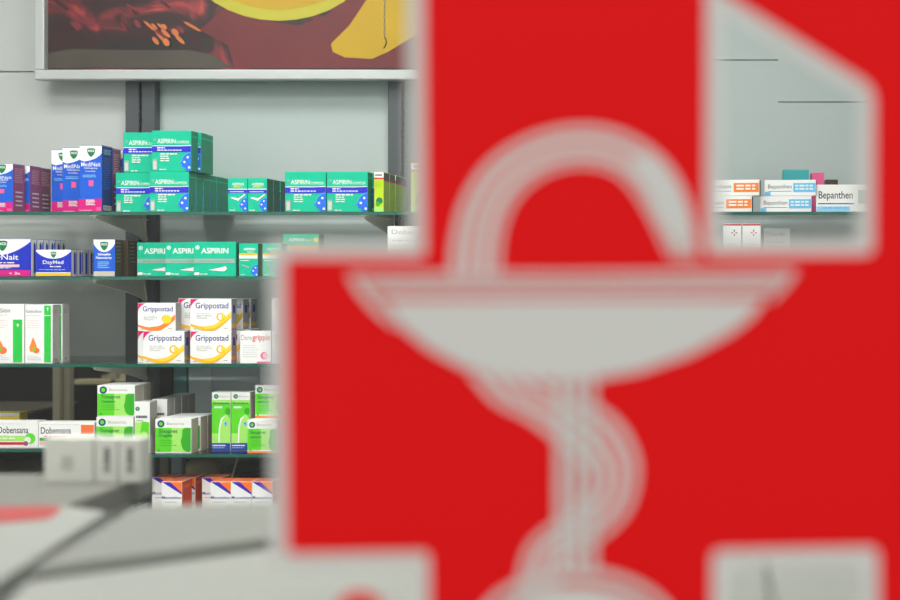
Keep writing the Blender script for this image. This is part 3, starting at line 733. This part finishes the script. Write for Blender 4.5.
o = smooth(lump('black_pouch', X(245, 3.71), 3.71, tz + .0005, .15, .06, .026, blackc, 3)); tag(o, 'flat black pouch lying on the work table', 'pouch')
o = smooth(lump('cream_cushion', X(203, 3.85), 3.855, tz + .0005, .054, .05, .038, cream, 5)); tag(o, 'rounded cream cushion behind the black pouch', 'cushion')
o = smooth(lump('green_bag', X(272, 3.85), 3.855, tz + .0005, .13, .05, .036, mat('dark_green_cloth', (52, 74, 60), rough=.8, var=.2), 9)); tag(o, 'dark green bag at the back of the work table', 'bag')
o = MB().tube([(X(228, 3.635), 3.635, tz + .0012), (X(238, 3.605), 3.605, Z(456, 3.605))], .0025, mat('rod_grey', (150, 150, 140), metal=.3), n=8).build('thin_rod'); tag(o, 'thin grey rod leaning over the black pouch', 'rod')
o = MB().box(X(171, 3.8), X(182, 3.8), 3.8, 3.84, tz + .0003, tz + .1, mat('file_blue', (120, 150, 170), rough=.5), bev=.002).build('file_box'); tag(o, 'pale blue file box left of the cream cushion', 'box')
# left: dark shelving with pale posts, printer
ra = empty('storage_rack', (0, 0, 0)); YR = 4.3
postm = mat('rack_post', (168, 164, 140), rough=.5, var=.05)
for a_, b_, dy in ((52.5, 59.5, 0), (60.5, 66.5, 0.02), (67.5, 74, .3)):
    MB().box(X(a_, YR), X(b_, YR), YR + dy, YR + dy + .03, 0, 2.2, postm, bev=.001, seg=1).build('post', ra)
MB().box(X(-140, YR), X(74, YR + .3), YR + .02, YR + .33, Z(411.5, YR) - .008, Z(411.5, YR), mat('rack_board', (90, 88, 76), rough=.6)).build('shelf_board', ra)
MB().box(X(-140, YR), X(74, YR + .3), YR + .02, YR + .33, Z(475, YR) - .01, Z(475, YR), mat('rack_board', (90, 88, 76))).build('shelf_board', ra)
MB().box(X(-140, YR), X(51, YR), YR + .34, YR + .35, 0, 2.2, mat('rack_black', (34, 34, 32), rough=.7)).build('back_panel', ra)
tag(ra, 'dark storage rack with pale grey posts under the left shelves', 'rack')
YQ = 4.6
sb = empty('wall_shelf', (0, 0, 0))
MB().box(X(74, YQ), X(124, YQ), YQ, 5.5, Z(384.5, YQ), Z(379.5, YQ), mat('cream_board', (200, 192, 150), rough=.5), bev=.002).build('board', sb)
MB().box(X(74, YQ), X(124, YQ), YQ + .05, 5.5, Z(392, YQ), Z(384.6, YQ), darkc).build('rail', sb)
tag(sb, 'cream shelf board in the dark back room above the printer', 'shelf')
prn = empty('label_printer', (X(85, 4.7), 4.7, 0))
pg = mat('printer_grey', (176, 172, 156), rough=.5, var=.04); pd = mat('printer_dark', (84, 84, 78), rough=.5)
zq = Z(424, 4.7); zq1 = Z(411, 4.7); zq2 = Z(393, 4.7)
tbx = X(85, 4.7)
MB().box(X(60, 4.7) - tbx, X(118, 4.7) - tbx, 0, .3, zq, zq1, pg, bev=.006).build('base', prn)
MB().prism([(0.02, zq1 + .0003), (.3, zq1 + .0003), (.3, zq2), (.07, zq2)], X(73, 4.7) - tbx, X(116, 4.7) - tbx, pg, 'x').build('cover', prn)
pdm = MB(); vs, fs, asp = text_mesh('Drucker', .01)
ys = lambda zz: .02 + .05 * (zz - zq1) / (zq2 - zq1) - .0012
pdm.add([(X(79, 4.7) - tbx + x * .034, ys(zq1 + .042 + y * .009), zq1 + .042 + y * .009) for x, y in vs], fs, pd)
zz0, zz1 = zq1 + .008, zq1 + .033
pdm.add([(X(77, 4.7) - tbx, ys(zz0), zz0), (X(92, 4.7) - tbx, ys(zz0), zz0), (X(92, 4.7) - tbx, ys(zz1), zz1), (X(77, 4.7) - tbx, ys(zz1), zz1)], [[0, 1, 2, 3]], pd)
pdm.build('control_panel', prn, fixn=False)
tag(prn, 'grey printer in the back room left of the green cartons', 'printer')
cd = MB().box(X(56, 4.7), X(121, 4.7), 4.68, 5.1, 0, zq - .0005, mat('cupboard_grey', (140, 138, 126), rough=.5), bev=.003).build('low_cupboard'); tag(cd, 'grey cupboard carrying the printer in the back room', 'cupboard')

# ================================================================ SALES COUNTER AND WINDOW DISPLAY (out of focus)
ctm = mat('counter_grey', (124, 124, 118), rough=.45, var=.05, scale=5); lightg = mat('display_white', (222, 224, 220), rough=.5, var=.02)
YB = 1.66
zc = Z(477, 1.71)
ct = empty('sales_counter', (0, 0, 0))
MB().box(-2.4, X(153, 1.74), 1.48, 1.74, zc - .03, zc, ctm, bev=.004).build('counter_top', ct)
MB().box(-2.38, X(153, 1.74) - .02, 1.50, 1.72, 0, zc - .0305, lightg).build('body', ct)
tag(ct, 'blurred grey sales counter in front of the left shelves', 'counter')
gcm = mat('counter_box_grey', (226, 226, 219), rough=.5); dk = mat('counter_box_mark', (124, 124, 120), rough=.6); lid = mat('counter_box_top', (205, 205, 200), rough=.5)
def cbox(px0, px1, pt, lab, marks):
    mb = MB(); w = (px1 - px0) * YB / F; h = Z(pt, YB) - zc
    mb.box(-w / 2, w / 2, 0, .03, 0, h, gcm, bev=.001, seg=1)
    for (u0, v0, u1, v1, m_) in marks: mb.box((u0 - .5) * w, (u1 - .5) * w, -.0006, .0, v0 * h, v1 * h, m_)
    o = mb.build('counter_carton', loc=(X((px0 + px1) / 2, YB), YB, zc + .0003)); tag(o, lab, 'medicine box', 'blurred cartons on the sales counter')
cbox(44, 93, 438, 'wide blurred grey carton on the counter, left of three', [(.35, .3, .6, .6, mat('counter_box_soft', (196, 196, 190)))])
cbox(95, 117, 439, 'blurred carton with dark mark on the counter, middle of three', [(.42, .4, .68, .8, dk), (.4, .25, .7, .36, dk)])
cbox(118.5, 140.5, 439, 'blurred carton with dark mark on the counter, right of three', [(.4, .4, .66, .8, dk), (.38, .25, .68, .36, dk)])
# white display table behind the pane with boxes and a leaflet box
dt = empty('display_table', (0, 0, 0))
zt_ = 1.09
MB().prism([(-1.5, .9), (.6, .9), (.6, 1.44), (-1.5, 1.44)], zt_ - .025, zt_, lightg, 'z').build('tabletop', dt)
MB().box(-1.4, .5, 1.1, 1.25, 0, zt_ - .0255, lightg).build('pedestal', dt)
tag(dt, 'blurred white display table right behind the shop window', 'table')
def on(px, py, z): Y = (H - z) * F / (py - VY); return (X(px, Y), Y)
zB = 1.20
B = [on(30, 570, zB), on(290, 536, zB), on(480, 512, zB), on(470, 499, zB), on(290, 502, zB), on(138, 506, zB)]
grw = mat('display_box_grey', (140, 142, 137), rough=.5, var=.02)
o = MB().prism(B, zt_ + .0003, zB, grw, 'z').build('display_box'); tag(o, 'blurred pale grey slanted box on the display table behind the pane', 'box', 'pale boxes on the display table')
zA = 1.185
A = [on(-160, 509, zA), on(64, 506, zA), on(106, 512, zA), on(-48, 612, zA), on(-260, 612, zA)]
whb = mat('leaflet_white', (160, 162, 157), rough=.5, var=.02)
C1 = [(B[0][0], B[0][1] - .002), (B[1][0], B[1][1] - .002), (B[2][0], B[2][1] - .002), (X(520, .9), .9), (X(-30, .9), .9)]
o = MB().prism(C1, zt_ + .0003, 1.191, mat('display_box_pale', (163, 165, 160), rough=.5, var=.02), 'z').build('display_box'); tag(o, 'blurred white flat box in front of the slanted grey one, under the left cross arm', 'box', 'pale boxes on the display table')
lf = empty('leaflet_box', (0, 0, 0))
MB().prism(A, zt_ + .0003, zA, whb, 'z').build('box_body', lf)
MB().prism([on(-160, 509.5, zA), on(52, 507, zA), on(62, 509, zA), on(50, 519, zA), on(-160, 537, zA)], zA + .0002, zA + .001, mat('leaflet_red', (176, 62, 62), rough=.5), 'z').build('red_stripe', lf)
tag(lf, 'blurred white flat box with red stripe at the left picture edge', 'box', 'pale boxes on the display table')
def standbox(p0, p1, pt, Y, lab):
    o = MB().box(X(p0, Y), X(p1, Y), Y, pt, zt_ + .0003, 1.2, mat('display_box_pale', (163, 165, 160), rough=.5, var=.02), bev=.002).build('display_box'); tag(o, lab, 'box', 'pale boxes on the display table')
standbox(650, 774, 1.35, .90, 'blurred white box in the lower right opening, left of two')
standbox(777, 960, 1.35, .90, 'blurred white box in the lower right opening, right of two')

# ================================================================ PHARMACY SIGN ON THE WINDOW
YS = .7985
sg = empty('pharmacy_window_sign', (0, YS, 0))
redv = mat('sign_red', (225, 16, 19), rough=.6, spec=.1, var=.015, scale=8); whv = mat('sign_white', (206, 208, 204), rough=.6, spec=.2, var=.015, scale=8)
def S(px, py): return (X(px, YS), Z(py, YS))
def film(name, polys, k, m, th=.0003):
    mb = MB()
    for pts in polys:
        q = [S(*p) for p in pts]
        mb.prism(q, -th * k - th * .8, -th * k, m, 'y')
    o = mb.build(name, sg, fixn=True); return o
def grid_region(outer, holes): pass
# red field as the outline with two openings, tessellated from curves
def region(name, loops, k, m, th=.0003):
    cu = bpy.data.curves.new(name, 'CURVE'); cu.dimensions = '2D'; cu.fill_mode = 'BOTH'; cu.extrude = th * .4
    for L in loops:
        sp = cu.splines.new('POLY'); sp.points.add(len(L) - 1); sp.use_cyclic_u = True
        for i, p in enumerate(L):
            x_, z_ = S(*p); sp.points[i].co = (x_, z_, 0, 1)
    ob = bpy.data.objects.new('t', cu); COL.objects.link(ob); bpy.context.view_layer.update()
    me = bpy.data.meshes.new_from_object(ob.evaluated_get(bpy.context.evaluated_depsgraph_get()))
    bpy.data.objects.remove(ob)
    me.transform(Matrix.Translation((0, -th * k - th * .4, 0)) @ Matrix.Rotation(math.pi / 2, 4, 'X'))
    me.materials.clear(); me.materials.append(m)
    o = bpy.data.objects.new(name, me); COL.objects.link(o); o.parent = sg
    return o
def rounded(pts, r):
    out = []; n = len(pts)
    for i in range(n):
        p = Vector(pts[i]); a = Vector(pts[i - 1]); b = Vector(pts[(i + 1) % n])
        rr = min(r, (a - p).length / 2.1, (b - p).length / 2.1)
        p0 = p + (a - p).normalized() * rr; p1 = p + (b - p).normalized() * rr
        for k in range(6):
            t = k / 5; out.append(tuple((1 - t) ** 2 * p0 + 2 * t * (1 - t) * p + t * t * p1))
    return out
OUT = [(423, -160), (1010, -160), (1010, 760), (430, 760), (429, 552), (287, 554), (285, 257), (425, 257)]
HT = [(706, -17), (868, 84), (874, 96), (873, 254), (706, 255)]
HB = [(712, 550), (878, 547), (880, 760 - 40), (712, 760 - 40)]
def inset(pts, d):
    n = len(pts); out = []
    area = sum(pts[i][0] * pts[(i + 1) % n][1] - pts[(i + 1) % n][0] * pts[i][1] for i in range(n))
    sgn = 1 if area > 0 else -1
    for i in range(n):
        p = Vector(pts[i]); a = (p - Vector(pts[i - 1])).normalized(); b = (Vector(pts[(i + 1) % n]) - p).normalized()
        na = Vector((-a.y, a.x)) * sgn; nb = Vector((-b.y, b.x)) * sgn
        m_ = (na + nb); m_ = m_ / m_.dot(na) if abs(m_.dot(na)) > 1e-6 else na
        out.append(tuple(p + m_ * d))
    return out
BW = 16
region('white_outline', [rounded(inset(OUT, -BW), 8), rounded(inset(HT, BW), 8), rounded(inset(HB, BW), 8)], 0, whv)
region('red_field', [rounded(OUT, 7), rounded(HT, 9), rounded(HB, 10)], 1.1, redv)
film('red_curl', [[(360 + 26 * math.cos(t * .2618), 617 + 26 * math.sin(t * .2618)) for t in range(24)]], 1.1, redv)
def cr_(pts, n=8):
    P = [Vector(p) for p in pts]; P = [P[0] * 2 - P[1]] + P + [P[-1] * 2 - P[-2]]; out = []
    for i in range(1, len(P) - 2):
        for k in range(n):
            t = k / n; a, b, c, d = P[i - 1:i + 3]
            out.append(.5 * ((2 * b) + (c - a) * t + (2 * a - 5 * b + 4 * c - d) * t * t + (3 * b - 3 * c + d - a) * t ** 3))
    out.append(P[-2]); return out
def ribbon(A, B, ts):
    """white stripes between two edge curves"""
    a = cr_(A); b = cr_(B); polys = []
    for t0, t1 in ts:
        l = [tuple(p.lerp(q, t0)) for p, q in zip(a, b)]; r = [tuple(p.lerp(q, t1)) for p, q in zip(a, b)]
        for i in range(len(l) - 1): polys.append([l[i], l[i + 1], r[i + 1], r[i]])
    return polys
def strips(name, groups, k, m):
    mb = MB(); th = .0003; y = -th * k - th * .8
    for pts in groups: mb.add([(S(*p)[0], y, S(*p)[1]) for p in pts] + [(S(*p)[0], y + th * .8, S(*p)[1]) for p in pts], [[0, 1, 2, 3], [7, 6, 5, 4], [0, 4, 5, 1], [1, 5, 6, 2], [2, 6, 7, 3], [3, 7, 4, 0]], m)
    bm_o = mb.build(name, sg); return bm_o
arcO = [(451, 276), (453, 245), (463, 203), (487, 165), (526, 139), (573, 127), (618, 132), (657, 154), (681, 186), (693, 222), (698, 260)]
arcI = [(499, 276), (500, 248), (506, 218), (522, 191), (549, 172), (580, 165), (612, 171), (634, 190), (650, 216), (662, 240), (671, 258)]
snakeO = [(470, 374), (496, 402), (530, 420), (563, 446), (584, 465), (590, 482), (583, 500), (566, 516), (545, 530), (528, 548), (520, 575), (518, 600)]
snakeI = [(530, 372), (556, 392), (590, 402), (620, 424), (636, 455), (637, 482), (628, 510), (608, 532), (584, 548), (566, 560), (560, 580), (560, 600)]
strips('snake_body', ribbon(arcO, arcI, [(0, .2), (.3, .5), (.6, .8), (.88, 1)]), 2.3, whv)
strips('snake_tail', ribbon(snakeO, snakeI, [(0, .17), (.27, .45), (.55, .72), (.84, 1)]), 2.3, whv)
film('snake_head', [[(630, 152), (652, 158), (672, 182), (685, 215), (689, 240), (684, 250), (674, 246), (662, 226), (648, 198), (634, 172)]], 2.3 + 1.0, whv)
bowl = [(384, 300), (392, 312), (402, 327), (430, 349), (465, 368), (500, 377), (545, 381), (590, 380), (640, 371), (690, 354), (730, 333), (752, 316), (764, 299)]
rimL = [(349, 274), (450, 273.5), (575, 273), (700, 272), (797, 270), (788, 283), (772, 300), (768, 298), (780, 284), (786, 276), (700, 277.5), (575, 278), (450, 278.5), (358, 278), (368, 290), (382, 306), (398, 325), (395, 327), (374, 309), (360, 293)]
rimM2 = [(364, 281.5), (575, 281.5), (784, 279.5), (781, 284), (575, 285.5), (367, 285.5)]
rimM = [(372, 288), (575, 289), (775, 287), (770, 293), (575, 295), (377, 294)]
film('bowl_emblem', [bowl], 3.4 + 1.1, whv)
region('bowl_rim', [rimL], 4.6, whv)
region('bowl_line', [rimM], 4.6, whv)
region('bowl_line', [rimM2], 4.6, whv)
stem = [[(557, 372), (567, 372), (567, 572), (557, 572)], [(573, 372), (582, 372), (582, 572), (573, 572)], [(588, 372), (595, 372), (596, 572), (588, 572)]]
film('stem_emblem', stem, 6.2, whv)
base = [(577 + 90 * math.cos(t * math.pi / 16), 642 - 57 * math.sin(t * math.pi / 16)) for t in range(17)]
base2 = [(577 + 106 * math.cos(t * math.pi / 20), 642 - 74 * math.sin(t * math.pi / 20)) for t in range(21)] + [(577 + 98 * math.cos(t * math.pi / 20), 642 - 65 * math.sin(t * math.pi / 20)) for t in range(20, -1, -1)]
film('foot_emblem', [base], 7.3, whv)
region('foot_rim', [base2], 7.3, whv)
tag(sg, 'large blurred red cross window sign with white snake and bowl emblem', 'sign')

# ================================================================ WORLD AND CAMERA
w = bpy.data.worlds.new('overcast'); SC.world = w; w.use_nodes = True
wn = w.node_tree; bg = wn.nodes['Background']; bg.inputs['Color'].default_value = (1, .985, .955, 1); bg.inputs['Strength'].default_value = .95
cam = bpy.data.cameras.new('camera'); co = bpy.data.objects.new('camera', cam); COL.objects.link(co)
co.location = (0, 0, H); co.rotation_euler = (math.pi / 2, 0, 0)
cam.sensor_width = 36; cam.lens = F / 900 * 36
cam.shift_x = (450 - VX) / 900; cam.shift_y = (VY - 300) / 900
cam.clip_start = .05
cam.dof.use_dof = True; cam.dof.focus_distance = 3.2; cam.dof.aperture_fstop = 2.35
SC.camera = co
SC.view_settings.view_transform = 'Standard'; SC.view_settings.look = 'None'; SC.view_settings.exposure = 0.3; SC.view_settings.gamma = 1
SC.cycles.use_denoising = True; SC.cycles.max_bounces = 8; SC.cycles.transparent_max_bounces = 16; SC.cycles.sample_clamp_indirect = 4
SC.cycles.caustics_reflective = False; SC.cycles.caustics_refractive = False
